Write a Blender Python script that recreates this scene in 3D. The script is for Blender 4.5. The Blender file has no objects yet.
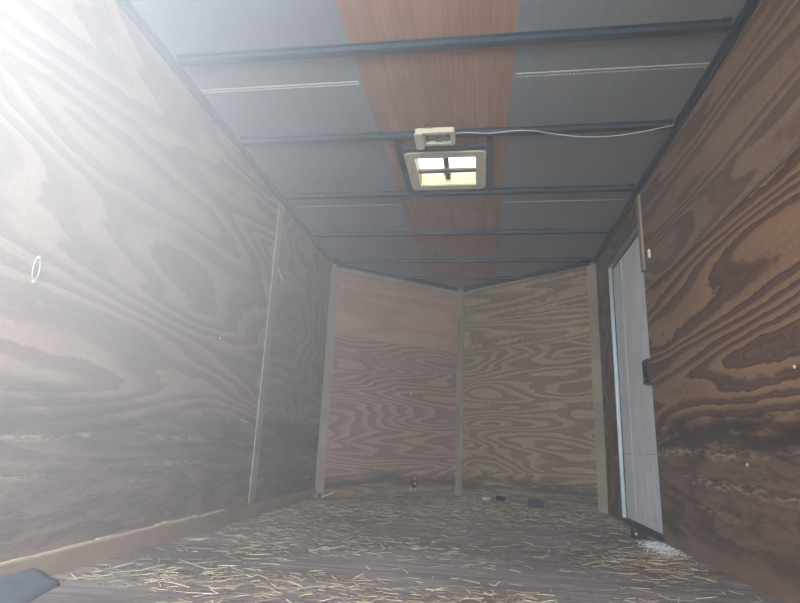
import bpy, bmesh, math, random
from mathutils import Vector, Matrix, noise as mnoise
random.seed(7)
S = bpy.context.scene
COL = S.collection

# ------------------------------------------------------------ camera
W, H = 1.83, 1.6028                      # inner width and height of the trailer
YC, YA, XA = 3.6561, 4.3536, 0.9062      # corner of the nose, tip of the nose
YR = -0.10                               # open rear end
yaw, pitch, roll, f = 0.1514, 0.2545, 0.042, 549.53
fw = Vector((-math.sin(yaw)*math.cos(pitch), math.cos(yaw)*math.cos(pitch), math.sin(pitch)))
rt = Vector((math.cos(yaw), math.sin(yaw), 0)); up = rt.cross(fw)
r2 = math.cos(roll)*rt + math.sin(roll)*up; u2 = -math.sin(roll)*rt + math.cos(roll)*up
cd = bpy.data.cameras.new('camera'); cam = bpy.data.objects.new('camera', cd); COL.objects.link(cam)
m = Matrix((r2, u2, -fw)).transposed().to_4x4(); m.translation = (1.0665, 0, 0.3509)
cam.matrix_world = m
cd.sensor_width = 36; cd.lens = f/800*36; cd.clip_start = 0.01; cd.clip_end = 500
S.camera = cam

# ------------------------------------------------------------ world, sun, added glare lamp, exposure
wd = bpy.data.worlds.new('sky'); S.world = wd; wd.use_nodes = True
nt = wd.node_tree; nt.nodes.clear()
wo = nt.nodes.new('ShaderNodeOutputWorld'); bg = nt.nodes.new('ShaderNodeBackground')
tc = nt.nodes.new('ShaderNodeTexCoord'); sx = nt.nodes.new('ShaderNodeSeparateXYZ'); cr = nt.nodes.new('ShaderNodeValToRGB')
cl = nt.nodes.new('ShaderNodeTexNoise'); cl.inputs['Scale'].default_value = 3.0; cl.inputs['Detail'].default_value = 5
cmx = nt.nodes.new('ShaderNodeMix'); cmx.data_type = 'RGBA'; clr = nt.nodes.new('ShaderNodeValToRGB')
nt.links.new(tc.outputs['Generated'], sx.inputs[0]); nt.links.new(sx.outputs['Z'], cr.inputs[0])
cr.color_ramp.elements[0].position = 0.0; cr.color_ramp.elements[0].color = (.80, .86, .92, 1)
cr.color_ramp.elements[1].position = 0.9; cr.color_ramp.elements[1].color = (.42, .60, .88, 1)
clr.color_ramp.elements[0].position = .42; clr.color_ramp.elements[1].position = .58
nt.links.new(tc.outputs['Generated'], cl.inputs['Vector']); nt.links.new(cl.outputs[0], clr.inputs[0])
nt.links.new(clr.outputs[0], cmx.inputs[0]); nt.links.new(cr.outputs[0], cmx.inputs[6]); cmx.inputs[7].default_value = (1, 1, 1, 1)
nt.links.new(cmx.outputs[2], bg.inputs[0]); bg.inputs[1].default_value = 2.4
nt.links.new(bg.outputs[0], wo.inputs[0])

sd = bpy.data.lights.new('sun', 'SUN'); sd.energy = 6; sd.angle = math.radians(1.0); sd.color = (1, .93, .8)
sun = bpy.data.objects.new('sun', sd); COL.objects.link(sun)
sun.rotation_euler = Vector((0.45, 0.55, -1.45)).to_track_quat('-Z', 'Y').to_euler()

ad = bpy.data.lights.new('added_glare_lamp', 'AREA'); ad.shape = 'ELLIPSE'; ad.size = .9; ad.size_y = .8; ad.energy = 50; ad.color = (.86, .94, 1)  # added lamp behind the camera, makes the lens glare on the left
al = bpy.data.objects.new('added_glare_lamp', ad); COL.objects.link(al); al.location = (0.48, -0.42, 1.02)
al.rotation_euler = Vector((-0.62, 0.76, -0.10)).to_track_quat('-Z', 'Y').to_euler()

vs = S.view_settings
S.display_settings.display_device = 'sRGB'; vs.view_transform = 'Standard'; vs.look = 'None'; vs.gamma = 1; vs.use_curve_mapping = False
vs.exposure = 1.15
HAZE, HAZE_PEAK, HAZE_R = 0.018, 0.66, 0.66
S.cycles.use_denoising = True
S.cycles.max_bounces = 10; S.cycles.diffuse_bounces = 7; S.cycles.volume_bounces = 1

# ------------------------------------------------------------ helpers
def srgb(r, g, b):
    return tuple(((c/255)/12.92 if c/255 <= .04045 else ((c/255+.055)/1.055)**2.4) for c in (r, g, b)) + (1,)

def tag(o, label=None, cat=None, group=None, kind=None):
    if label: o['label'] = label
    if cat: o['category'] = cat
    if group: o['group'] = group
    if kind: o['kind'] = kind
    return o

def empty(name, loc=(0, 0, 0)):
    o = bpy.data.objects.new(name, None); COL.objects.link(o); o.location = loc; o.empty_display_size = .05
    return o

def link(name, bm, mat, parent=None, mw=None, smooth=False, bevel=0):
    if bevel: bmesh.ops.bevel(bm, geom=[e for e in bm.edges if e.is_manifold and e.calc_face_angle(0) > .7], offset=bevel, segments=2, affect='EDGES', profile=.7)
    bmesh.ops.recalc_face_normals(bm, faces=bm.faces)
    me = bpy.data.meshes.new(name); bm.to_mesh(me); bm.free()
    if mat: me.materials.append(mat)
    if smooth:
        for p in me.polygons: p.use_smooth = True
    o = bpy.data.objects.new(name, me); COL.objects.link(o)
    if parent is not None:
        o.parent = parent
        if mw is None:
            o.matrix_parent_inverse = Matrix.Identity(4)
            # meshes are authored in world coordinates: bring them into the parent's frame
            o.data.transform(Matrix.Translation(-Vector(parent.location)))
        else:
            o.matrix_basis = mw
    elif mw is not None: o.matrix_world = mw
    return o

def box(bm, a, b):
    x0, y0, z0 = a; x1, y1, z1 = b
    v = [bm.verts.new(p) for p in ((x0,y0,z0),(x1,y0,z0),(x1,y1,z0),(x0,y1,z0),(x0,y0,z1),(x1,y0,z1),(x1,y1,z1),(x0,y1,z1))]
    for q in ((0,3,2,1),(4,5,6,7),(0,1,5,4),(1,2,6,5),(2,3,7,6),(3,0,4,7)): bm.faces.new([v[i] for i in q])

def B(*boxes):
    bm = bmesh.new()
    for a, b in boxes: box(bm, a, b)
    return bm

def prism(bm, pts, z0, z1, axis='z'):
    def P(p, h): return (p[0], p[1], h) if axis == 'z' else ((h, p[0], p[1]) if axis == 'x' else (p[0], h, p[1]))
    lo = [bm.verts.new(P(p, z0)) for p in pts]; hi = [bm.verts.new(P(p, z1)) for p in pts]
    bm.faces.new(lo); bm.faces.new(hi); n = len(pts)
    for i in range(n): bm.faces.new((lo[i], lo[(i+1) % n], hi[(i+1) % n], hi[i]))

def tube(bm, pts, r, n=8):
    pts = [Vector(p) for p in pts]; rings = []
    for i, p in enumerate(pts):
        d = (pts[min(i+1, len(pts)-1)] - pts[max(i-1, 0)]).normalized()
        a = d.cross(Vector((0, 0, 1)));
        if a.length < .05: a = d.cross(Vector((1, 0, 0)))
        a.normalize(); b = d.cross(a)
        rr = r[i] if isinstance(r, (list, tuple)) else r
        rings.append([bm.verts.new(p + rr*(math.cos(2*math.pi*k/n)*a + math.sin(2*math.pi*k/n)*b)) for k in range(n)])
    for i in range(len(rings)-1):
        for k in range(n): bm.faces.new((rings[i][k], rings[i][(k+1) % n], rings[i+1][(k+1) % n], rings[i+1][k]))
    bm.faces.new(rings[0]); bm.faces.new(rings[-1])

def frame(origin, d):
    X = Vector(d).normalized(); Z = Vector((0, 0, 1)); Y = Z.cross(X)
    M = Matrix((X, Y, Z)).transposed().to_4x4(); M.translation = origin
    return M
F_L = frame((0, 0, 0), (0, 1, 0))                    # left wall: local x = depth, y < 0 is into the room
F_R = frame((W, 0, 0), (0, 1, 0))                    # right wall: y > 0 is into the room
F_NL = frame((0, YC, 0), (XA, YA-YC, 0))             # nose left panel: y < 0 into the room
F_NR = frame((XA, YA, 0), (W-XA, YC-YA, 0))          # nose right panel: y < 0 into the room
NL = Vector((XA, YA-YC, 0)).length; NR = Vector((W-XA, YC-YA, 0)).length

# ------------------------------------------------------------ materials
class NB:
    def __init__(s, name):
        s.m = bpy.data.materials.new(name); s.m.use_nodes = True; s.t = s.m.node_tree
        s.b = s.t.nodes['Principled BSDF']; s.b.inputs['Roughness'].default_value = .7
    def n(s, k, **kw):
        x = s.t.nodes.new('ShaderNode'+k)
        for a, v in kw.items(): setattr(x, a, v)
        return x
    def put(s, sock, v):
        if isinstance(v, bpy.types.NodeSocket): s.t.links.new(v, sock)
        elif v is not None: sock.default_value = v
    def math(s, op, a, b=None, c=None, clamp=False):
        x = s.n('Math', operation=op, use_clamp=clamp); s.put(x.inputs[0], a)
        if b is not None: s.put(x.inputs[1], b)
        if c is not None: s.put(x.inputs[2], c)
        return x.outputs[0]
    def coord(s, which='Object'): return s.n('TexCoord').outputs[which]
    def map(s, vec, loc=(0,0,0), scale=(1,1,1), rot=(0,0,0)):
        x = s.n('Mapping'); s.put(x.inputs[0], vec); x.inputs[1].default_value = loc; x.inputs[2].default_value = rot; x.inputs[3].default_value = scale
        return x.outputs[0]
    def noise(s, vec, scale=1, detail=2, rough=.5, dist=0):
        x = s.n('TexNoise'); s.put(x.inputs['Vector'], vec); x.inputs['Scale'].default_value = scale; x.inputs['Detail'].default_value = detail
        x.inputs['Roughness'].default_value = rough; x.inputs['Distortion'].default_value = dist
        return x.outputs[0]
    def ramp(s, v, *st):
        x = s.n('ValToRGB'); s.put(x.inputs[0], v); e = x.color_ramp.elements
        while len(e) < len(st): e.new(.5)
        for q, (p, c) in zip(e, st): q.position = p; q.color = c if isinstance(c, tuple) else (c, c, c, 1)
        return x.outputs[0]
    def mix(s, f, a, b, mode='MIX'):
        x = s.n('Mix', data_type='RGBA', blend_type=mode); s.put(x.inputs[0], f); s.put(x.inputs[6], a); s.put(x.inputs[7], b)
        return x.outputs[2]
    def bump(s, h, strength=.3, dist=.002):
        x = s.n('Bump'); s.put(x.inputs['Height'], h); x.inputs['Strength'].default_value = strength; x.inputs['Distance'].default_value = dist
        s.t.links.new(x.outputs[0], s.b.inputs['Normal'])
    def sep(s, v):
        x = s.n('SeparateXYZ'); s.put(x.inputs[0], v); return x.outputs
    def sstep(s, v, a, b, inv=False):
        x = s.n('MapRange', interpolation_type='SMOOTHSTEP'); s.put(x.inputs[0], v); x.inputs[1].default_value = a; x.inputs[2].default_value = b
        if inv: x.inputs[3].default_value = 1; x.inputs[4].default_value = 0
        return x.outputs[0]
    def band(s, v, a, b, soft):
        return s.math('MULTIPLY', s.sstep(v, a-soft, a+soft), s.sstep(v, b-soft, b+soft, inv=True))

def plain(name, c, rough=.6, metal=0, var=.12, vs_=8, bump=0):
    b = NB(name); n = b.noise(b.coord(), vs_, 4, .6)
    d = tuple(x*(1-var*2) for x in c[:3]) + (1,)
    b.put(b.b.inputs['Base Color'], b.mix(b.sstep(n, .3, .7), d, c))
    b.b.inputs['Roughness'].default_value = rough; b.b.inputs['Metallic'].default_value = metal
    if bump: b.bump(n, bump)
    return b.m

def plywood(name, seed, light, dark, N=12, sx=.7, sz=1.7, tilt=0.0, contrast=1.0, stains=None, plainness=0, edge=.06, duty=.5, wob=.014):
    """Rotary cut veneer: contour bands of a stretched height field, one side of each band crisp."""
    b = NB(name); co = b.coord(); x, _, z = b.sep(co)
    fld = b.noise(b.map(co, (seed*3.7, seed*1.3, seed*2.1), (sx, 0.0, sz), (0, tilt, 0)), 1, 1.6, .45, .15)
    n2 = b.noise(b.map(co, (seed, 5, seed), (2.4, 0, 7)), 1, 3, .6)
    n3 = b.noise(b.map(co, (seed, 9, seed), (22, 0, 60)), 1, 3, .6)
    fld = b.math('ADD', fld, b.math('MULTIPLY', b.math('SUBTRACT', n2, .5), wob*2.2))
    fld = b.math('ADD', fld, b.math('MULTIPLY', b.math('SUBTRACT', n3, .5), wob*1.3))
    n5 = b.noise(b.map(co, (seed*5, 3, seed), (sx*1.1, 0, sz*3.2)), 1, 1.0, .5, .1)
    fld = b.math('ADD', fld, b.math('MULTIPLY', b.math('SUBTRACT', n5, .5), .26))
    n6 = b.noise(b.map(co, (seed*2, 8, seed), (1.1, 0, 1.6)), 1, 2, .5)
    jag = b.math('MULTIPLY', b.math('SUBTRACT', b.noise(b.map(co, (seed, 1, seed), (9, 0, 16)), 1, 2, .6), .5), b.math('MULTIPLY', b.sstep(n6, .45, .62), wob*2.6))
    fld = b.math('ADD', fld, jag)
    fr = b.math('FRACT', b.math('MULTIPLY', fld, N))
    m1 = b.ramp(fr, (0, 0.0), (duty-.16, .14), (duty-.02, .78), (1-edge, 1.0), (1, 0.0))
    fr2 = b.math('FRACT', b.math('MULTIPLY', fld, N*3.0)) # faint inner rings
    m1 = b.math('ADD', m1, b.math('MULTIPLY', b.math('SUBTRACT', fr2, .5), .26), clamp=True)
    if plainness: m1 = b.math('MULTIPLY', m1, 1-plainness)
    m1 = b.math('MULTIPLY', m1, contrast)
    col = b.mix(m1, light, dark)
    fib = b.noise(b.map(co, (seed, 0, 0), (6, 0, 260)), 1, 3, .6)
    chk = b.noise(b.map(co, (seed, 0, 3), (210, 0, 4)), 1, 2, .5)
    wear = b.noise(b.map(co, (seed, 2, 0), (1.3, 0, 2.1)), 1, 4, .6)
    col = b.mix(.5, col, b.ramp(fib, (.3, .55), (.7, 1.0)), 'MULTIPLY')
    grit = b.noise(b.map(co, (seed, 6, 0), (45, 0, 90)), 1, 5, .75)
    col = b.mix(.35, col, b.ramp(grit, (.35, .5), (.6, 1.0)), 'MULTIPLY')
    col = b.mix(.28, col, b.ramp(chk, (.35, .6), (.6, 1.0)), 'MULTIPLY')
    col = b.mix(.45, col, b.ramp(wear, (.3, .62), (.65, 1.0)), 'MULTIPLY')
    if stains: col = stains(b, co, x, z, col, seed)
    b.put(b.b.inputs['Base Color'], col); b.b.inputs['Roughness'].default_value = .62; b.b.inputs['Specular IOR Level'].default_value = .3
    b.bump(b.math('ADD', fib, b.math('MULTIPLY', fr, .4)), .22, .0015)
    return b.m

def wallstains(lo, hi, scuffs, strength=.85, foot=True, damp=(92, 80, 74), dampmix=.55, top=0.0):
    def fn(b, co, x, z, col, seed):
        n = b.noise(b.map(co, (seed, 4, 1), (1.6, 0, 3.5)), 1, 5, .65)
        zz = b.math('ADD', z, b.math('MULTIPLY', b.math('SUBTRACT', n, .5), .22))
        # general dirt of the lower third
        col = b.mix(b.math('MULTIPLY', b.sstep(zz, hi-.16, hi+.04+top, inv=True), dampmix), col, srgb(*damp))
        # soaked black tide mark with streaky edges
        n4 = b.noise(b.map(co, (seed*2, 1, 3), (2.2, 0, 11)), 1, 6, .72)
        dk = b.math('MULTIPLY', b.band(zz, lo, hi, .035), b.sstep(n4, .38, .52))
        col = b.mix(b.math('MULTIPLY', dk, strength), col, srgb(46, 40, 39))
        n7 = b.noise(b.map(co, (seed*3, 2, 5), (5, 0, 14)), 1, 6, .75)
        low = b.math('MULTIPLY', b.band(zz, .10, lo, .04), b.sstep(n7, .50, .62))
        col = b.mix(b.math('MULTIPLY', low, strength*.6), col, srgb(54, 46, 44))
        wx = b.noise(b.map(co, (seed*4, 2, 7), (7, 0, 38)), 1, 6, .8)
        zone = b.sstep(zz, lo-.06, lo+.04, inv=True)
        col = b.mix(b.math('MULTIPLY', b.math('MULTIPLY', b.sstep(wx, .48, .60), zone), .6), col, srgb(58, 50, 48))
        col = b.mix(b.math('MULTIPLY', b.math('MULTIPLY', b.sstep(wx, .44, .34), zone), .35), col, srgb(150, 126, 104))
        # rubbed pale scuffs in broken rows
        sc = b.noise(b.map(co, (seed, 7, 2), (17, 0, 80)), 1, 5, .75)
        gap = b.noise(b.map(co, (seed*1.7, 7, 5), (2.2, 0, 14)), 1, 2, .6)
        ln = b.noise(b.map(co, (seed, 3, 8), (1.6, 0, 1)), 1, 2, .5)
        for h, w_, th in scuffs:
            zc = b.math('ADD', z, b.math('MULTIPLY', b.math('SUBTRACT', ln, .5), .10))
            mk = b.math('MULTIPLY', b.math('MULTIPLY', b.band(zc, h-w_, h+w_, w_*.9), b.sstep(gap, .42, .56)), b.sstep(sc, th, th+.12))
            col = b.mix(b.math('MULTIPLY', mk, .6), col, srgb(176, 156, 130))
        if foot:
            col = b.mix(b.math('MULTIPLY', b.sstep(zz, .045, .085, inv=True), .6), col, srgb(122, 98, 82))
        return col
    return fn

TAN, BRN = srgb(154, 118, 92), srgb(88, 62, 54)
st_r = wallstains(.36, .49, ((.36, .014, .44), (.26, .016, .47), (.17, .012, .50)), .95, damp=(84, 70, 62), dampmix=.6)
st_l = wallstains(.30, .45, ((.335, .008, .46), (.245, .010, .46), (.20, .006, .5)), .6)
st_n = wallstains(.07, .15, ((.20, .003, .36), (.12, .006, .5)), .8, False, dampmix=.35)
MAT = dict(
 rl=plywood('ply_right_lower', 3.0, TAN, BRN, N=21, sx=.42, sz=1.9, stains=st_r),
 ru=plywood('ply_right_upper', 5.0, srgb(142, 116, 98), srgb(104, 80, 70), N=16, sx=.40, sz=2.2, contrast=.9, tilt=-.10),
 ll=plywood('ply_left', 7.3, srgb(164, 136, 116), srgb(104, 80, 70), N=20, sx=.40, sz=1.7, stains=st_l, tilt=.12, contrast=.72),
 fl=plywood('ply_left_far', 11.0, srgb(158, 134, 118), srgb(120, 98, 88), N=22, sx=.8, sz=1.3, contrast=.7, stains=st_l),
 nll=plywood('ply_nose_left', 13.0, srgb(172, 140, 120), srgb(124, 96, 84), N=25, sx=.5, sz=2.9, contrast=.9, stains=st_n, wob=.012),
 nlu=plywood('ply_nose_left_upper', 14.0, srgb(182, 146, 124), srgb(162, 128, 108), N=8, sx=.5, sz=2.4, contrast=.6),
 nrl=plywood('ply_nose_right', 17.6, srgb(166, 144, 116), srgb(120, 100, 82), N=25, sx=.6, sz=2.6, contrast=.95, stains=st_n, wob=.014),
 nru=plywood('ply_nose_right_upper', 19.0, srgb(172, 150, 122), srgb(130, 108, 90), N=24, sx=.3, sz=2.2, tilt=-.28, wob=.02),
 rf=plywood('ply_right_far', 23.0, srgb(122, 98, 84), srgb(86, 66, 58), N=16, sx=2, sz=1.2),
 batten=plywood('batten_wood', 29.0, srgb(164, 150, 130), srgb(140, 128, 112), N=8, sx=1.0, sz=1.0, contrast=.6),
 steel=plain('galvanised_steel', srgb(140, 142, 144), .55, .0, .05, 2.5),
 beam=plain('blue_painted_steel', srgb(26, 48, 64), .6, .0, .1, 6),
 seal=plain('sealant', srgb(180, 180, 176), .6),
 cream=plain('cream_plastic', srgb(205, 198, 176), .4, 0, .06, 20),
 white=plain('white_plastic', srgb(225, 225, 222), .5),
 black=plain('black_plastic', srgb(12, 14, 18), .6),
 rubber=plain('black_rubber', srgb(10, 11, 14), .75),
 alu=plain('aluminium', srgb(190, 205, 210), .35, .7, .06, 10),
 chrome=plain('bare_metal', srgb(210, 210, 205), .3, .9, .03),
 skin=plain('outer_skin', srgb(190, 192, 195), .5),
 redwood=plain('reddish_wood', srgb(112, 76, 66), .8),
 scrapw=plain('pale_scrap', srgb(190, 184, 178), .8),
 tarp=plain('blue_grey_tarp', srgb(66, 72, 84), .85, 0, .12, 30, .3),
 hole=plain('rotten_wood', srgb(30, 24, 22), .9),
 glass=plain('dusty_lens', srgb(150, 150, 150), .25, .0, .3, 60),
 kick=plain('baseboard_wood', srgb(140, 116, 98), .7, 0, .10, 6, .2),
 torn=plain('torn_pale_edge', srgb(176, 156, 132), .8, 0, .1, 40),
 ground=plain('outside_ground', srgb(120, 112, 84), .95, 0, .15, 1.2),
 shaft=plain('shaded_shaft', srgb(128, 100, 74), .6), sunlit=plain('sunlit_plastic', srgb(222, 204, 150), .5),  # vent shaft: shade put into the side colour, sunlight into the far wall
 barbrown=plain('vent_crossbar_brown', srgb(120, 90, 66), .5),
 bark=plain('brown_end', srgb(92, 66, 44), .8),
 flake=plain('white_flake', srgb(214, 216, 222), .95, 0, .1, 60, .4),
)

def mat_strip():
    b = NB('ceiling_wood_strip'); co = b.coord(); x, y, z = b.sep(co)
    g = b.noise(b.map(co, (0,0,0), (70, 1.2, 0)), 1, 3, .6)
    w = b.noise(b.map(co, (3,0,0), (3, 3, 0)), 1, 4, .6)
    sp = b.noise(b.map(co, (9,1,0), (14, 9, 0)), 1, 4, .7)
    c = b.mix(b.sstep(g, .35, .65), srgb(136, 98, 84), srgb(150, 112, 96))
    c = b.mix(b.math('MULTIPLY', b.sstep(w, .4, .7), .35), c, srgb(112, 80, 70))
    c = b.mix(b.math('MULTIPLY', b.sstep(sp, .68, .74), .5), c, srgb(172, 140, 118))
    b.put(b.b.inputs['Base Color'], c); b.bump(g, .2); return b.m
MAT['strip'] = mat_strip()

def mat_ceiling():
    b = NB('ceiling_steel'); co = b.coord()
    g = b.noise(b.map(co, (0,0,0), (60, .8, 0)), 1, 2, .5)
    w = b.noise(b.map(co, (3,0,0), (1.5, 1.2, 0)), 1, 4, .6)
    c = b.mix(b.sstep(g, .3, .7), srgb(112, 119, 126), srgb(117, 123, 129))
    c = b.mix(b.math('MULTIPLY', b.sstep(w, .4, .7), .3), c, srgb(104, 110, 118))
    b.put(b.b.inputs['Base Color'], c); b.b.inputs['Roughness'].default_value = .55; b.bump(g, .08); return b.m
MAT['ceil'] = mat_ceiling()

def mat_floor():
    b = NB('worn_floor_boards'); co = b.coord()
    g = b.noise(b.map(co, (0,0,0), (2.0, 34, 0)), 1, 5, .65)
    w = b.noise(b.map(co, (3,0,0), (1.6, 2.6, 0)), 1, 5, .65)
    d = b.noise(b.map(co, (7,0,0), (40, 60, 0)), 1, 4, .75)
    c = b.mix(b.sstep(g, .32, .68), srgb(88, 80, 80), srgb(132, 122, 120))
    c = b.mix(b.math('MULTIPLY', b.sstep(w, .45, .62), .55), c, srgb(70, 58, 52))
    c = b.mix(b.math('MULTIPLY', b.sstep(d, .56, .70), .55), c, srgb(150, 134, 108))
    b.put(b.b.inputs['Base Color'], c); b.b.inputs['Roughness'].default_value = .75; b.bump(b.math('ADD', g, d), .4, .003); return b.m
MAT['floor'] = mat_floor()

def mat_door():
    b = NB('white_door_skin'); co = b.coord(); x, y, z = b.sep(co)
    w = b.noise(b.map(co, (3,0,0), (1, 6, 3)), 1, 5, .65)
    v = b.noise(b.map(co, (1,0,0), (1, 40, 2.0)), 1, 3, .6)
    p = b.noise(b.map(co, (5,0,0), (1, 30, 22)), 1, 4, .7)
    c = b.mix(b.sstep(w, .35, .7), srgb(206, 208, 212), srgb(222, 223, 226))
    c = b.mix(b.math('MULTIPLY', b.sstep(v, .58, .68), .35), c, srgb(150, 150, 146))
    c = b.mix(b.math('MULTIPLY', b.math('MULTIPLY', b.sstep(p, .60, .66), b.sstep(z, .45, .2, inv=False)), .6), c, srgb(132, 130, 130))
    b.put(b.b.inputs['Base Color'], c); b.b.inputs['Roughness'].default_value = .55; b.bump(p, .1); return b.m
MAT['door'] = mat_door()

def mat_straw(name, cols):
    b = NB(name); r = b.n('NewGeometry').outputs['Random Per Island']
    st = [(i/(len(cols)-1), c) for i, c in enumerate(cols)]
    b.put(b.b.inputs['Base Color'], b.ramp(r, *st)); b.b.inputs['Roughness'].default_value = .6; return b.m
MAT['straw'] = mat_straw('straw_stems', [srgb(100, 86, 72), srgb(126, 112, 92), srgb(152, 138, 114), srgb(188, 176, 150), srgb(106, 92, 76)])
MAT['chaff'] = mat_straw('brown_chaff', [srgb(62, 50, 44), srgb(88, 72, 60), srgb(118, 100, 82), srgb(78, 64, 54)])

# ------------------------------------------------------------ structure
tag(link('ground', B(((-40, -40, -.62), (40, 40, -.60))), MAT['ground']), kind='structure')
bm = bmesh.new(); prism(bm, [(-.08, YR), (W+.08, YR), (W+.08, YC+.05), (XA, YA+.09), (-.08, YC+.05)], -.03, 0)
tag(link('floor', bm, MAT['floor']), kind='structure')

T = .012
def wall(name, M, x0, x1, a, b_):
    bm = B(((x0, min(a, b_), -.05), (x1, max(a, b_), H+.04))); w = link(name, bm, MAT['skin'], None, M); return tag(w, kind='structure')
def panel(parent, mat, x0, x1, z0, z1, s, name='plywood_sheet'):
    """a sheet in its wall's own frame; s = sign of the outward side"""
    bm = B(((x0, min(0, s*T), z0), (x1, max(0, s*T), z1)))
    o = link(name, bm, mat, parent, Matrix.Identity(4)); return o
ZS = 1.085
wl = wall('wall_left', F_L, YR, YC+.05, .045, .06)
panel(wl, MAT['ll'], YR, 2.612, 0, H, 1)
panel(wl, MAT['fl'], 2.614, YC, 0, H, 1)
wr = wall('wall_right', F_R, YR, YC+.05, -.06, -.075)
D0, D1, DZ = 2.625, 3.318, 1.447
panel(wr, MAT['rl'], YR, D0, 0, ZS, -1); panel(wr, MAT['ru'], YR, D0, ZS+.003, H, -1)
panel(wr, MAT['rf'], D0+.002, YC, DZ, H, -1); panel(wr, MAT['rf'], D1, YC, 0, DZ-.001, -1)
wnl = wall('wall_nose_left', F_NL, -.04, NL+.03, .045, .06)
panel(wnl, MAT['nll'], 0, NL, 0, 1.075, 1); panel(wnl, MAT['nlu'], 0, NL, 1.077, H, 1)
wnr = wall('wall_nose_right', F_NR, -.03, NR+.04, .045, .06)
panel(wnr, MAT['nrl'], 0, NR, 0, 1.075, 1); panel(wnr, MAT['nru'], 0, NR, 1.077, H, 1)

# ceiling: steel sheets either side of the wooden strip, a square hole for the roof vent
X0, X1 = .640, 1.172
VX0, VX1, VY0, VY1 = .765, 1.048, 2.185, 2.465
yl = lambda x: YC + .05 + (YA-YC)*(x/XA if x < XA else (W-x)/(W-XA))
bm = bmesh.new()
prism(bm, [(-.08, YR), (X0, YR), (X0, yl(X0)), (-.08, YC+.02)], H, H+.015)
prism(bm, [(X1, YR), (W+.09, YR), (W+.09, YC+.02), (X1, yl(X1))], H, H+.015)
ceil = tag(link('ceiling', bm, MAT['ceil']), kind='structure')
bm = bmesh.new()
prism(bm, [(X0, YR), (X1, YR), (X1, VY0), (X0, VY0)], H+.001, H+.014)
prism(bm, [(X0, VY0), (VX0, VY0), (VX0, VY1), (X0, VY1)], H+.001, H+.014)
prism(bm, [(VX1, VY0), (X1, VY0), (X1, VY1), (VX1, VY1)], H+.001, H+.014)
prism(bm, [(X0, VY1), (X1, VY1), (X1, yl(X1)), (XA, YA+.06), (X0, yl(X0))], H+.001, H+.014)
link('wood_strip', bm, MAT['strip'], ceil)
for y, xa_, xb_, w_ in ((1.662, .02, X0-.01, .0028), (1.676, .02, X0-.01, .0015), (1.668, X1+.01, W-.02, .0028), (2.70, .05, X0-.01, .0015), (2.70, X1+.01, W-.04, .0015)):
    link('sealant_line', B(((xa_, y-w_, H-.002), (xb_, y+w_, H+.002))), MAT['seal'], ceil)
bm = bmesh.new(); xx = X1+.01
while xx < W-.03:
    box(bm, (xx, 1.682, H-.002), (xx+.007, 1.686, H+.002)); xx += .012
link('sealant_line', bm, MAT['seal'], ceil)

# edge channels along the top of the walls
def channel(M, x0, x1, s, n):
    # s = sign of the room side
    bm = B(((x0, min(0, s*.024), H-.010), (x1, max(0, s*.024), H)), ((x0, min(0, s*.008), H-.024), (x1, max(0, s*.008), H-.0105)))
    tag(link('trim_%d' % n, bm, MAT['beam'], None, M), kind='structure')
channel(F_L, YR, YC-.005, -1, 1); channel(F_R, YR, YC-.005, 1, 2)
channel(F_NL, .04, NL-.03, -1, 3); channel(F_NR, .03, NR-.04, -1, 4)

# battens over the sheet joints
def batten(M, x0, x1, z0, z1, s, n, th=.006, mat='batten'):
    bm = B(((x0, min(0, s*th), z0), (x1, max(0, s*th), z1)))
    return tag(link('trim_%d' % n, bm, MAT[mat], None, M, bevel=.002), kind='structure')
batten(F_L, 2.578, 2.646, .058, H-.026, -1, 5)
batten(F_NL, .001, .060, 0, H-.026, -1, 6)
batten(F_NL, NL-.036, NL-.004, .0, H-.026, -1, 7)
batten(F_NR, .004, .034, .0, H-.026, -1, 8)
batten(F_NR, NR-.062, NR-.001, 0, H-.026, -1, 9)
batten(F_NL, .070, NL-.04, H-.062, H-.026, -1, 10, .006)
batten(F_R, D0-.034, D0+.004, 1.19, H-.026, 1, 11, .010)

# baseboard with its torn pale upper edge (left side only)
bm = bmesh.new(); N_ = 90; ys = [YR + (YC-.012-YR)*i/N_ for i in range(N_+1)]
tops = [.055 + .004*mnoise.noise(Vector((y*5, 0, 0))) + (.014*max(0, mnoise.noise(Vector((y*9, 3, 0)))) if 1.55 < y < 2.05 else 0) for y in ys]
prism(bm, [(ys[0], 0)] + [(ys[-1], 0)] + [(y, t) for y, t in reversed(list(zip(ys, tops)))], .0005, .014, axis='x')
bb = tag(link('baseboard_left', bm, MAT['kick']), kind='structure')
bm = bmesh.new()
for i in range(N_):
    if ys[i] > 2.3: break
    t0, t1 = tops[i], tops[i+1]; a = .0035 + .003*abs(mnoise.noise(Vector((ys[i]*11, 7, 0)))) + (.016*max(0, mnoise.noise(Vector((ys[i]*10, 1, 1)))+.1) if 1.5 < ys[i] < 2.1 else 0)
    prism(bm, [(ys[i], t0-.001), (ys[i+1], t1-.001), (ys[i+1], t1+a*.9), (ys[i], t0+a)], .0005, .0155, axis='x')
link('torn_edge', bm, MAT['torn'], bb)

# haze volume added inside the trailer to stand for lens glare
hz = bpy.data.materials.new('glare_haze'); hz.use_nodes = True; ht = hz.node_tree; ht.nodes.clear()
ho = ht.nodes.new('ShaderNodeOutputMaterial'); hv = ht.nodes.new('ShaderNodeVolumePrincipled')
hv.inputs['Color'].default_value = (.93, .96, 1, 1); hv.inputs['Anisotropy'].default_value = .0
ht.links.new(hv.outputs[0], ho.inputs['Volume'])
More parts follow.
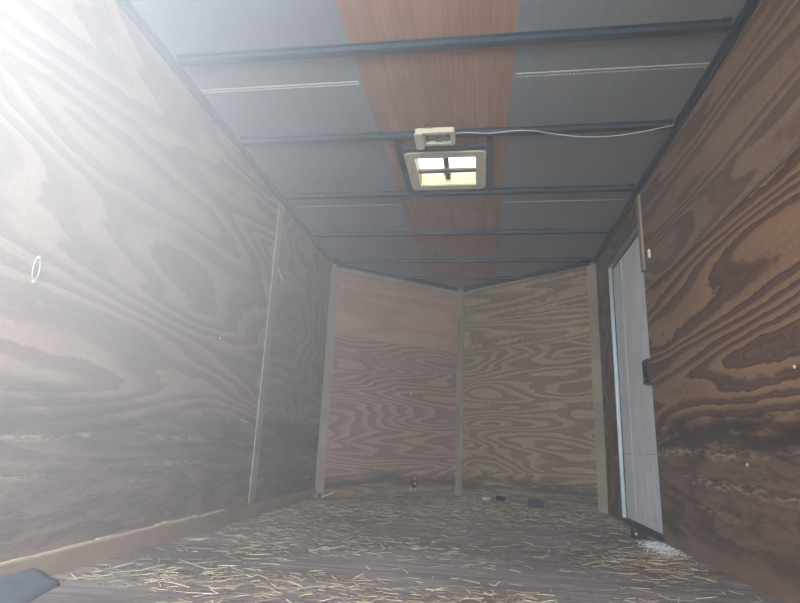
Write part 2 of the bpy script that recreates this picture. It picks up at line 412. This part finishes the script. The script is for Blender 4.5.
# thin everywhere, thicker at the near left where the glare is strongest
hc = ht.nodes.new('ShaderNodeTexCoord'); hd = ht.nodes.new('ShaderNodeVectorMath'); hd.operation = 'DISTANCE'
hd.inputs[1].default_value = (-0.12, 0.80, 0.98); ht.links.new(hc.outputs['Object'], hd.inputs[0])
def hm(op, a, b):
    x = ht.nodes.new('ShaderNodeMath'); x.operation = op
    for q, v in ((0, a), (1, b)):
        if isinstance(v, (int, float)): x.inputs[q].default_value = v
        else: ht.links.new(v, x.inputs[q])
    return x.outputs[0]
q = hm('POWER', hm('DIVIDE', hd.outputs['Value'], HAZE_R), 2.0)
q = hm('ADD', hm('MULTIPLY', hm('POWER', 2.71828, hm('MULTIPLY', q, -1.0)), HAZE_PEAK), HAZE)
ht.links.new(q, hv.inputs['Density'])
bm = bmesh.new(); prism(bm, [(.001, YR), (W-.001, YR), (W-.001, YC-.002), (XA, YA-.003), (.001, YC-.002)], .001, H-.001)
tag(link('glare_haze', bm, hz), 'thin haze added inside the trailer to stand for lens glare', 'haze', kind='stuff')

# ------------------------------------------------------------ side door
dr = tag(empty('door_1', (W, (D0+D1)/2, 0)), kind='structure')
dx = W + .018
link('door_panel', B(((dx, D0-.03, .022), (dx+.03, D1-.035, DZ-.03))), MAT['door'], dr, bevel=.002)
link('gasket', B(((dx-.003, D1-.034, .02), (dx+.02, D1-.020, DZ-.02)), ((dx-.003, D0-.02, DZ-.030), (dx+.02, D1-.034, DZ-.014))), MAT['beam'], dr)
link('jamb', B(((W-.002, D1-.014, .0), (W+.055, D1-.001, DZ-.014)), ((W+.001, D0+.001, DZ-.012), (W+.055, D1-.001, DZ-.001))), MAT['alu'], dr)
link('sill', B(((W-.004, D0-.02, .0), (W+.058, D1-.0145, .019))), MAT['beam'], dr)
yb = D1-.215
link('seam', B(((dx-.0015, yb-.002, .022), (dx+.001, yb+.002, DZ-.03))), MAT['alu'], dr)
link('hinge', B(((dx-.006, yb-.012, DZ-.14), (dx, yb+.012, DZ-.035)), ((dx-.004, yb-.020, DZ-.30), (dx, yb-.004, DZ-.24))), MAT['alu'], dr, bevel=.001)
bm = bmesh.new(); yy = D0
while yy < D1-.05:
    box(bm, (dx-.001, yy, .352 + .002*random.random()), (dx+.001, yy+random.uniform(.006, .02), .356)); yy += random.uniform(.02, .035)
link('dented_seam', bm, MAT['steel'], dr)
lt = link('latch', B(((W-.012, 2.634, .668), (dx, 2.712, .778))), MAT['black'], dr, bevel=.003)
link('paddle', B(((W-.022, 2.645, .700), (W-.0125, 2.700, .765))), MAT['rubber'], lt, bevel=.003)
link('keyhole', B(((W-.025, 2.666, .722), (W-.0225, 2.678, .742))), MAT['chrome'], lt)
link('latch_tongue', B(((W-.016, 2.655, .655), (W+.004, 2.690, .6675))), MAT['redwood'], lt)

# ------------------------------------------------------------ roof beams
def yend(y):  # inner x range at depth y
    if y < YC: return (.036, W-.036)
    t = (y-YC)/(YA-YC); return (t*XA+.06, W-t*(W-XA)-.06)
BL = ['dark blue steel roof beam nearest the opening, in front of the light fixture',
      'dark blue steel roof beam carrying the cream light fixture and the thin cable',
      'dark blue steel roof beam just behind the roof vent',
      'dark blue steel roof beam, the second one behind the roof vent',
      'dark blue steel roof beam level with the two rear corner battens',
      'short dark blue steel roof beam deepest in the pointed nose']
for y, lab in zip((1.492, 2.014, 2.556, 3.100, 3.61, 4.02), BL):
    xa_, xb_ = yend(y); bh = .020
    o = empty('roof_beam', ((xa_+xb_)/2, y, H))
    tag(o, lab, 'beam', 'steel beams across the trailer ceiling')
    bm = B(((xa_+.03, y-.014, H-bh), (xb_-.03, y+.014, H-.001)), ((xa_+.03, y-.024, H-.0045), (xb_-.03, y-.0145, H-.001)), ((xa_+.03, y+.0145, H-.0045), (xb_-.03, y+.026, H-.001)))
    link('channel', bm, MAT['beam'], o, bevel=.0015)
    for q, (a, b_) in enumerate(((xa_, xa_+.0295), (xb_-.0295, xb_))):
        link('end_bracket', B(((a, y-.028, H-.006), (b_, y+.028, H-.001)), ((a, y-.014, H-.020), (b_, y+.014, H-.0065))), MAT['beam'], o)
# trimmer joists around the vent hole
for x, y0, y1, lab in ((.712, 2.060, 2.532, 'short dark steel joist left of the roof vent'), (1.100, 2.060, 2.532, 'short dark steel joist right of the roof vent')):
    o = link('vent_joist', B(((x-.014, y0, H-.016), (x+.014, y1, H-.001))), MAT['beam'], bevel=.001)
    tag(o, lab, 'joist', 'short joists beside the roof vent')
o = link('vent_crosspiece', B(((.728, 2.112, H-.014), (1.084, 2.142, H-.001))), MAT['beam'], bevel=.001)
tag(o, 'dark steel crosspiece between light fixture and roof vent', 'joist')

# ------------------------------------------------------------ roof vent
rv = tag(empty('roof_vent', (.906, 2.325, H)), 'square cream plastic roof vent with two bright panes and crossbar', 'vent')
def rrect(x0, y0, x1, y1, r, n=6):
    P = []
    for cx, cy, a in ((x1-r, y1-r, 0), (x0+r, y1-r, 90), (x0+r, y0+r, 180), (x1-r, y0+r, 270)):
        for k in range(n+1):
            t = math.radians(a+90*k/n); P.append((cx+r*math.cos(t), cy+r*math.sin(t)))
    return P
def ringmesh(bm, outer, inner, z0, z1):
    n = len(outer)
    vo0 = [bm.verts.new((*p, z0)) for p in outer]; vi0 = [bm.verts.new((*p, z0)) for p in inner]
    vo1 = [bm.verts.new((*p, z1)) for p in outer]; vi1 = [bm.verts.new((*p, z1)) for p in inner]
    for i in range(n):
        j = (i+1) % n
        bm.faces.new((vo0[i], vo0[j], vi0[j], vi0[i])); bm.faces.new((vo1[i], vo1[j], vi1[j], vi1[i]))
        bm.faces.new((vo0[i], vo0[j], vo1[j], vo1[i])); bm.faces.new((vi0[i], vi0[j], vi1[j], vi1[i]))
VB = H-.018
bm = bmesh.new(); ringmesh(bm, rrect(.727, 2.146, 1.086, 2.504, .03), rrect(.772, 2.192, 1.041, 2.458, .008), VB, VB+.010)
link('garnish_frame', bm, MAT['cream'], rv, bevel=.002)
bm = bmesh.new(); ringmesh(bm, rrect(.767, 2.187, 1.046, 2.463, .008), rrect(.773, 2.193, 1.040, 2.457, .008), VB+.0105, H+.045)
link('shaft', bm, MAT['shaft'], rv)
link('lit_far_wall', B(((.7735, 2.4535, VB+.004), (1.0395, 2.4565, H+.043))), MAT['sunlit'], rv)
bm = bmesh.new(); ringmesh(bm, rrect(.745, 2.165, 1.068, 2.485, .02), rrect(.768, 2.188, 1.045, 2.462, .008), H+.0455, H+.052)
link('roof_flange', bm, MAT['alu'], rv)
link('crossbar', B(((.893, 2.1935, H+.012), (.917, 2.4525, H+.022))), MAT['bark'], rv)
link('lift_arm', B(((.7735, 2.335, H+.000), (1.0395, 2.366, H+.0105))), MAT['barbrown'], rv)
bm = bmesh.new(); tube(bm, [(.890, 2.372, H-.004), (.905, 2.378, H+.006), (.922, 2.372, H-.004)], .005)
link('crank_handle', bm, MAT['bark'], rv, smooth=True)
for x, y in ((.742, 2.165), (1.070, 2.165), (.742, 2.485), (1.070, 2.485), (.742, 2.325), (1.070, 2.325)):
    bm = bmesh.new(); bmesh.ops.create_cone(bm, cap_ends=True, segments=10, radius1=.004, radius2=.005, depth=.003, matrix=Matrix.Translation((x, y, VB-.001)))
    link('screw', bm, MAT['steel'], rv)
# translucent lid propped open above the roof
b = NB('translucent_lid'); b.b.inputs['Base Color'].default_value = (.93, .94, .95, 1); b.b.inputs['Roughness'].default_value = .5
tr = b.n('BsdfTranslucent'); tr.inputs[0].default_value = (.95, .95, .95, 1); mx = b.n('MixShader'); mx.inputs[0].default_value = .75
b.t.links.new(b.b.outputs[0], mx.inputs[1]); b.t.links.new(tr.outputs[0], mx.inputs[2]); b.t.links.new(mx.outputs[0], b.t.nodes['Material Output'].inputs[0])
bm = bmesh.new(); n = 8; V = {}
for i in range(n+1):
    for j in range(n+1):
        u, v = i/n*2-1, j/n*2-1
        V[i, j] = bm.verts.new((.906+.17*u, 2.325+.17*v, H+.062 + .02*(1-u**4)*(1-v**4) + (.06*(1-v)/2)))
for i in range(n):
    for j in range(n): bm.faces.new((V[i, j], V[i+1, j], V[i+1, j+1], V[i, j+1]))
ld = link('lid', bm, b.m, rv, smooth=True)
md = ld.modifiers.new('thick', 'SOLIDIFY'); md.thickness = .003

# ------------------------------------------------------------ light fixture on the second beam
lf = tag(empty('light_fixture', (.88, 2.0, H-.024)), 'broken cream ceiling light hanging on the second beam in front of the vent', 'light fixture')
z0, z1 = H-.044, H-.0215
bm = bmesh.new(); ringmesh(bm, rrect(.800, 1.995, .960, 2.096, .012, 4), rrect(.838, 2.012, .942, 2.080, .005, 4), z0, z1)
link('housing', bm, MAT['cream'], lf, bevel=.002)
bm = bmesh.new(); prism(bm, rrect(.802, 1.997, .958, 2.094, .01, 4), z1+.0005, z1+.001)
link('back_plate', B(((.8385, 2.0125, z1-.006), (.9415, 2.0795, z1-.001))), MAT['black'], lf); bm.free()
bm = bmesh.new(); prism(bm, rrect(.797, 1.991, .832, 2.108, .012, 4), z0-.008, z0-.0005)
link('end_cap', bm, MAT['cream'], lf, bevel=.002)
bm = bmesh.new()
for k in range(7):
    t = random.uniform(0, 6.28); x, y = .848+.013*k, 2.046+random.uniform(-.018, .018)
    prism(bm, [(x+.010*math.cos(t+a)*random.uniform(.6, 1.2), y+.012*math.sin(t+a)) for a in (0, 1.6, 3.0, 4.6)], z1-.016-.001*k, z1-.013-.001*k)
link('broken_lens', bm, MAT['glass'], lf)
bm = bmesh.new(); tube(bm, [(.856, 2.030, z1-.009), (.90, 2.036, z1-.009), (.926, 2.032, z1-.009)], [.004, .008, .004], 10)
link('bulb', bm, MAT['glass'], lf, smooth=True)
bm = bmesh.new()
for k in range(3):
    tube(bm, [(.838+.012*k, 1.992, z1-.004), (.842+.014*k, 1.975, z1-.010), (.850+.012*k, 1.968-.004*k, z1+.004), (.862+.01*k, 1.985, z1+.0)], .0016, 6)
link('loose_wire', bm, MAT['bark'], lf)

for c_ in lf.children: c_.data.transform(Matrix.Translation((0, -.052, 0)))

# thin cable from the fixture along the beam, sagging towards the right wall
bm = bmesh.new(); P = []
for i in range(41):
    t = i/40; x = .963 + (1.795-.963)*t
    sag = 0 if x < 1.27 else .030*math.sin(math.pi*(x-1.27)/(1.795-1.27))
    y = 1.990 + (.006*math.sin(x*30) if x < 1.27 else .0) + (.035*math.sin(math.pi*(x-1.27)/(1.795-1.27)) if x > 1.27 else 0)
    P.append((x, y-.004, H-.0265-sag*.6))
tube(bm, P, .0013, 6)
cb = tag(link('cable', bm, MAT['white'], smooth=True), 'thin white cable running from the ceiling light to the right wall', 'cable')
bm = bmesh.new(); tube(bm, [(1.76, 1.995, H-.028), (1.775, 2.0, H-.034), (1.79, 2.012, H-.026), (1.785, 2.02, H-.018)], .004, 6)
link('tape_wrap', bm, MAT['rubber'], cb)

# ------------------------------------------------------------ small fittings on the walls
def clip(y, z, lab, s=1.0):
    o = tag(empty('wall_clip', (0, y, z)), lab, 'clip')
    bm = bmesh.new(); P = []
    for k in range(25):
        t = 2*math.pi*k/24; P.append((.006, y + .010*s*math.sin(t), z + (.030*s if math.cos(t) > 0 else .026*s)*math.cos(t)))
    tube(bm, P, .0015, 6); link('wire_loop', bm, MAT['steel'], o)
    for dz in (.030, -.030):
        bm = bmesh.new(); bmesh.ops.create_uvsphere(bm, u_segments=10, v_segments=6, radius=.0055, matrix=Matrix.Translation((.006, y, z+dz*s)))
        link('screw', bm, MAT['chrome'], o, smooth=True)
clip(1.124, .723, 'pale metal loop clip high on the left plywood wall near its left edge')
o = link('wall_tab', B(((W-.008, 2.502, 1.222), (W-.0002, 2.520, 1.262))), MAT['white'], bevel=.003); tag(o, 'small white plastic tab on the right wall near the door top', 'tab')
def screw(M, x, z, s, lab, r=.006):
    bm = bmesh.new(); bmesh.ops.create_cone(bm, cap_ends=True, segments=12, radius1=r, radius2=r*.6, depth=.003)
    o = link('screw_head', bm, MAT['chrome']); o.matrix_world = M @ Matrix.Translation((x, s*.0017, z)) @ Matrix.Rotation(math.pi/2*(-s), 4, 'X')
    tag(o, lab, 'screw')
screw(F_L, 2.106, .746, -1, 'shiny screw head alone in the middle of the left plywood wall', .007)
screw(F_R, 1.470, .575, 1, 'bright screw head on the right plywood wall near the right picture edge', .005)
screw(F_R, 1.78, .335, 1, 'bright screw head low in the dark stain of the right wall', .005)
screw(F_NL, .70, .72, -1, 'small screw head in the middle of the left nose panel', .006)
def shard(M, x, z, s, l, ang, lab):
    bm = bmesh.new(); prism(bm, [(-l/2, -.002), (l*.3, -.004), (l/2, 0), (l*.2, .003), (-l/2, .002)], 0, .004, axis='y')
    o = link('splinter', bm, MAT['scrapw']); o.matrix_world = M @ Matrix.Translation((x, s*.0045 if s < 0 else .0005, z)) @ Matrix.Rotation(ang, 4, 'Y')
    tag(o, lab, 'splinter')
shard(F_L, 2.70, 1.20, -1, .10, .5, 'pale slanted splinter on the left wall high beside the batten')
shard(F_L, 2.44, .425, -1, .075, .1, 'pale splinter on the left wall just before the batten')
shard(F_L, 3.46, .135, -1, .09, .0, 'pale splinter on the left wall low beside the corner batten')

# splintered hole low in the left nose panel, its daylight shown as pale chips
o = tag(empty('splintered_hole', (0, 0, 0)), 'dark splintered rotten hole with daylight shown as white chips low in the left nose panel', 'wall damage')
def npt(M, x, y, z): return M @ Vector((x, y, z))
c0 = NL-.395
bm = bmesh.new(); pts = []
for k in range(18):
    t = 2*math.pi*k/18; r = 1+.35*mnoise.noise(Vector((math.cos(t)*2, math.sin(t)*2, 1)))
    pts.append((c0+.026*r*math.cos(t), .085+.030*r*math.sin(t)))
prism(bm, pts, -.004, -.0005, axis='y'); bm.transform(F_NL); link('rotten_patch', bm, MAT['hole'], o)
for x, z, w_, h_ in ((c0+.004, .118, .006, .020), (c0+.006, .086, .010, .016), (c0-.026, .052, .010, .022), (c0+.012, .040, .008, .01)):
    bm = bmesh.new(); prism(bm, [(x-w_/2, z-h_/2), (x+w_/2, z-h_*.3), (x+w_*.3, z+h_/2), (x-w_*.4, z+h_*.35)], -.010, -.0045, axis='y')
    bm.transform(F_NL); link('daylight_chip', bm, MAT['scrapw'], o)


# ------------------------------------------------------------ litter on the floor
# black box lying by the right nose panel
o = tag(empty('black_box', (1.415, 3.76, 0)), 'small black plastic box lying in the straw before the right nose panel', 'box')
link('case', B(((1.365, 3.735, .001), (1.462, 3.790, .050))), MAT['black'], o, bevel=.006)
link('end_cap', B(((1.4625, 3.738, .004), (1.478, 3.787, .047))), MAT['bark'], o, bevel=.004)
# black rubber bumper and white flakes at the foot of the door
o = tag(empty('rubber_bumper', (1.745, 2.69, 0)), 'small black rubber block on the floor at the foot of the door', 'bumper')
link('block', B(((1.722, 2.672, .001), (1.748, 2.708, .040)), ((1.7485, 2.676, .001), (1.772, 2.704, .030))), MAT['rubber'], o, bevel=.004)
link('bolt', B(((1.729, 2.668, .014), (1.738, 2.6715, .024))), MAT['alu'], o)
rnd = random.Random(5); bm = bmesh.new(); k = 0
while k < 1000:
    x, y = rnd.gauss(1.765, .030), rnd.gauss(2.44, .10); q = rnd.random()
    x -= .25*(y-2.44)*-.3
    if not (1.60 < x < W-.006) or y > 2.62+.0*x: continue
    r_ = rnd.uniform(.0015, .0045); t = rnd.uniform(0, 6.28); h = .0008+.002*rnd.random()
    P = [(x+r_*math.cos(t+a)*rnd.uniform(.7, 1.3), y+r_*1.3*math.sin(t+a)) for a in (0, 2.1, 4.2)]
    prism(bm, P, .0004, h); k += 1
o = link('white_flakes', bm, MAT['flake']); tag(o, 'white flakes scattered on the floor below the near corner of the door', 'dust', kind='stuff')
# reddish wood chunk and pale chip by the left corner batten
bm = bmesh.new(); prism(bm, [(.012, 3.585), (.050, 3.580), (.058, 3.615), (.020, 3.620)], .001, .030); 
o = link('wood_chunk', bm, MAT['redwood'], bevel=.003); tag(o, 'reddish broken chunk of wood at the foot of the left corner batten', 'wood scrap')
bm = bmesh.new(); box(bm, (-.045, -.008, -.003), (.045, .008, .003)); bm.transform(Matrix.Translation((.105, 3.600, .024)) @ Matrix.Rotation(-.42, 4, 'Y') @ Matrix.Rotation(.2, 4, 'Z'))
o = link('wood_chip', bm, MAT['scrapw']); tag(o, 'pale chip of wood lying tilted beside the left corner batten', 'wood scrap')
bm = bmesh.new(); prism(bm, [(1.085, 4.055), (1.135, 4.080), (1.130, 4.095), (1.080, 4.075)], .001, .022)
o = link('white_scrap', bm, MAT['scrapw'], bevel=.004); tag(o, 'small white scrap lying at the foot of the right nose panel', 'scrap')
bm = bmesh.new(); P = [(1.175+.055*k/10, 4.0+.03*math.sin(k*.9), .014+.020*abs(math.sin(k*.8))) for k in range(11)]
tube(bm, P, [.006, .012, .010, .013, .009, .012, .011, .008, .012, .009, .005], 8)
o = link('crumpled_plastic', bm, MAT['black'], smooth=False); tag(o, 'crumpled dark plastic scrap between the white scrap and the black box', 'scrap')

# blue grey tarp corner at the lower left
bm = bmesh.new(); nx, ny = 14, 30; V = {}
for i in range(nx+1):
    for j in range(ny+1):
        u, v = i/nx, j/ny; y = .55 + (1.285-.55)*v; xr = .30 - .22*v
        x = .017 + xr*u + .008*mnoise.noise(Vector((u*3, v*5, 2)))
        z = .004 + (.030*(1-u)**.6)*(1-.25*v) + .012*abs(mnoise.noise(Vector((x*14, y*9, 5))))
        if i == nx: z = .0015
        V[i, j] = bm.verts.new((x, y, z))
for i in range(nx):
    for j in range(ny): bm.faces.new((V[i, j], V[i+1, j], V[i+1, j+1], V[i, j+1]))
bd = [V[i, 0] for i in range(nx+1)] + [V[nx, j] for j in range(1, ny+1)] + [V[i, ny] for i in range(nx-1, -1, -1)] + [V[0, j] for j in range(ny-1, 0, -1)]
lowv = [bm.verts.new((v.co.x, v.co.y, .0005)) for v in bd]
for i in range(len(bd)):
    j = (i+1) % len(bd); bm.faces.new((bd[i], bd[j], lowv[j], lowv[i]))
bm.faces.new(lowv)
o = link('folded_tarp', bm, MAT['tarp'], smooth=True); tag(o, 'corner of blue grey folded tarp on the floor against the left baseboard', 'tarp')

# straw: stems in loose drifts
def inside(x, y):
    if not (.03 < x < W-.03) or y < .3: return False
    if (x < .30 and y < 1.30) or (1.35 < x < 1.49 and 3.72 < y < 3.80): return False   # under the tarp, under the box
    return y < YC-.03 or y < YC + (YA-YC)*(x/XA if x < XA else (W-x)/(W-XA)) - .09
def density(x, y):
    n = mnoise.noise(Vector((x*2.6, y*1.5, 4))) + .5*mnoise.noise(Vector((x*7, y*4, 9)))
    n += .9*mnoise.noise(Vector((x*5, y*9, 2)))
    d = .08 + .45*max(0, n)
    d += 1.1*math.exp(-((y-3.25-.25*(x-1))/.38)**2)*(0.55+.6*n + .25*(x > .8))      # thick drift across the back
    d += .55*math.exp(-((y-2.05)/.18)**2)*math.exp(-((x-.45)/.35)**2)               # left middle
    d += .85*math.exp(-((y-1.42)/.12)**2)*(.7 if x < 1.2 else .35)                  # near band
    d += .8*math.exp(-((y-2.10)/.25)**2-((x-1.66)/.16)**2)                          # along the right wall
    if y > 3.7: d += .45
    d *= 1 - .8*math.exp(-((y-1.72)/.12)**2)*(x > .5) 
    return d
def scatter(name, count, lmin, lmax, wd_, mat, lab, cat, zmax, seed, seg=3):
    rnd = random.Random(seed); verts = []; faces = []; k = 0; tries = 0
    while k < count and tries < count*60:
        tries += 1
        x, y = rnd.uniform(.03, W-.03), rnd.uniform(.9, YA)
        if not inside(x, y) or rnd.random() > density(x, y): continue
        L = rnd.uniform(lmin, lmax)*(1 if rnd.random() < .85 else 1.6); a = rnd.gauss(0, .75) + (math.pi if rnd.random() < .5 else 0)
        if rnd.random() < .25: a = rnd.uniform(0, 6.28)
        bend = rnd.gauss(0, .7); w_ = wd_*rnd.uniform(.6, 1.3); z = .002 + zmax*rnd.random()**2.2*min(1, density(x, y))
        tilt = rnd.gauss(0, .10); px, py, pz = x, y, z; b0 = len(verts)
        for s in range(seg+1):
            t = s/seg; aa = a + bend*t
            nx_, ny_ = -math.sin(aa), math.cos(aa)
            ww = w_*(1 if s < seg else .5)
            zz = max(.0012, pz)
            qx = min(max(px, .018), W-.02)
            verts += [(qx-nx_*ww/2, py-ny_*ww/2, zz), (qx+nx_*ww/2, py+ny_*ww/2, zz), (qx, py, zz+ww*.55)]
            px += math.cos(aa)*L/seg; py += math.sin(aa)*L/seg; pz += tilt*L/seg
        if not inside(px, py): del verts[b0:]; continue
        for s in range(seg):
            i = b0+s*3; j = i+3
            faces += [(i, i+1, j+1, j), (i+1, i+2, j+2, j+1), (i+2, i, j, j+2)]
        faces += [(b0, b0+2, b0+1), (b0+seg*3, b0+seg*3+1, b0+seg*3+2)]
        k += 1
    me = bpy.data.meshes.new(name); me.from_pydata(verts, [], faces); me.materials.append(mat)
    o = bpy.data.objects.new(name, me); COL.objects.link(o); tag(o, lab, cat, kind='stuff')
scatter('loose_straw', 4800, .02, .060, .0021, MAT['straw'], 'pale loose straw stems strewn in drifts over the trailer floor', 'straw', .014, 1)
scatter('straw_chaff', 7000, .006, .022, .0035, MAT['chaff'], 'brown broken chaff and dirt crumbs among the straw on the floor', 'chaff', .006, 2, 1)
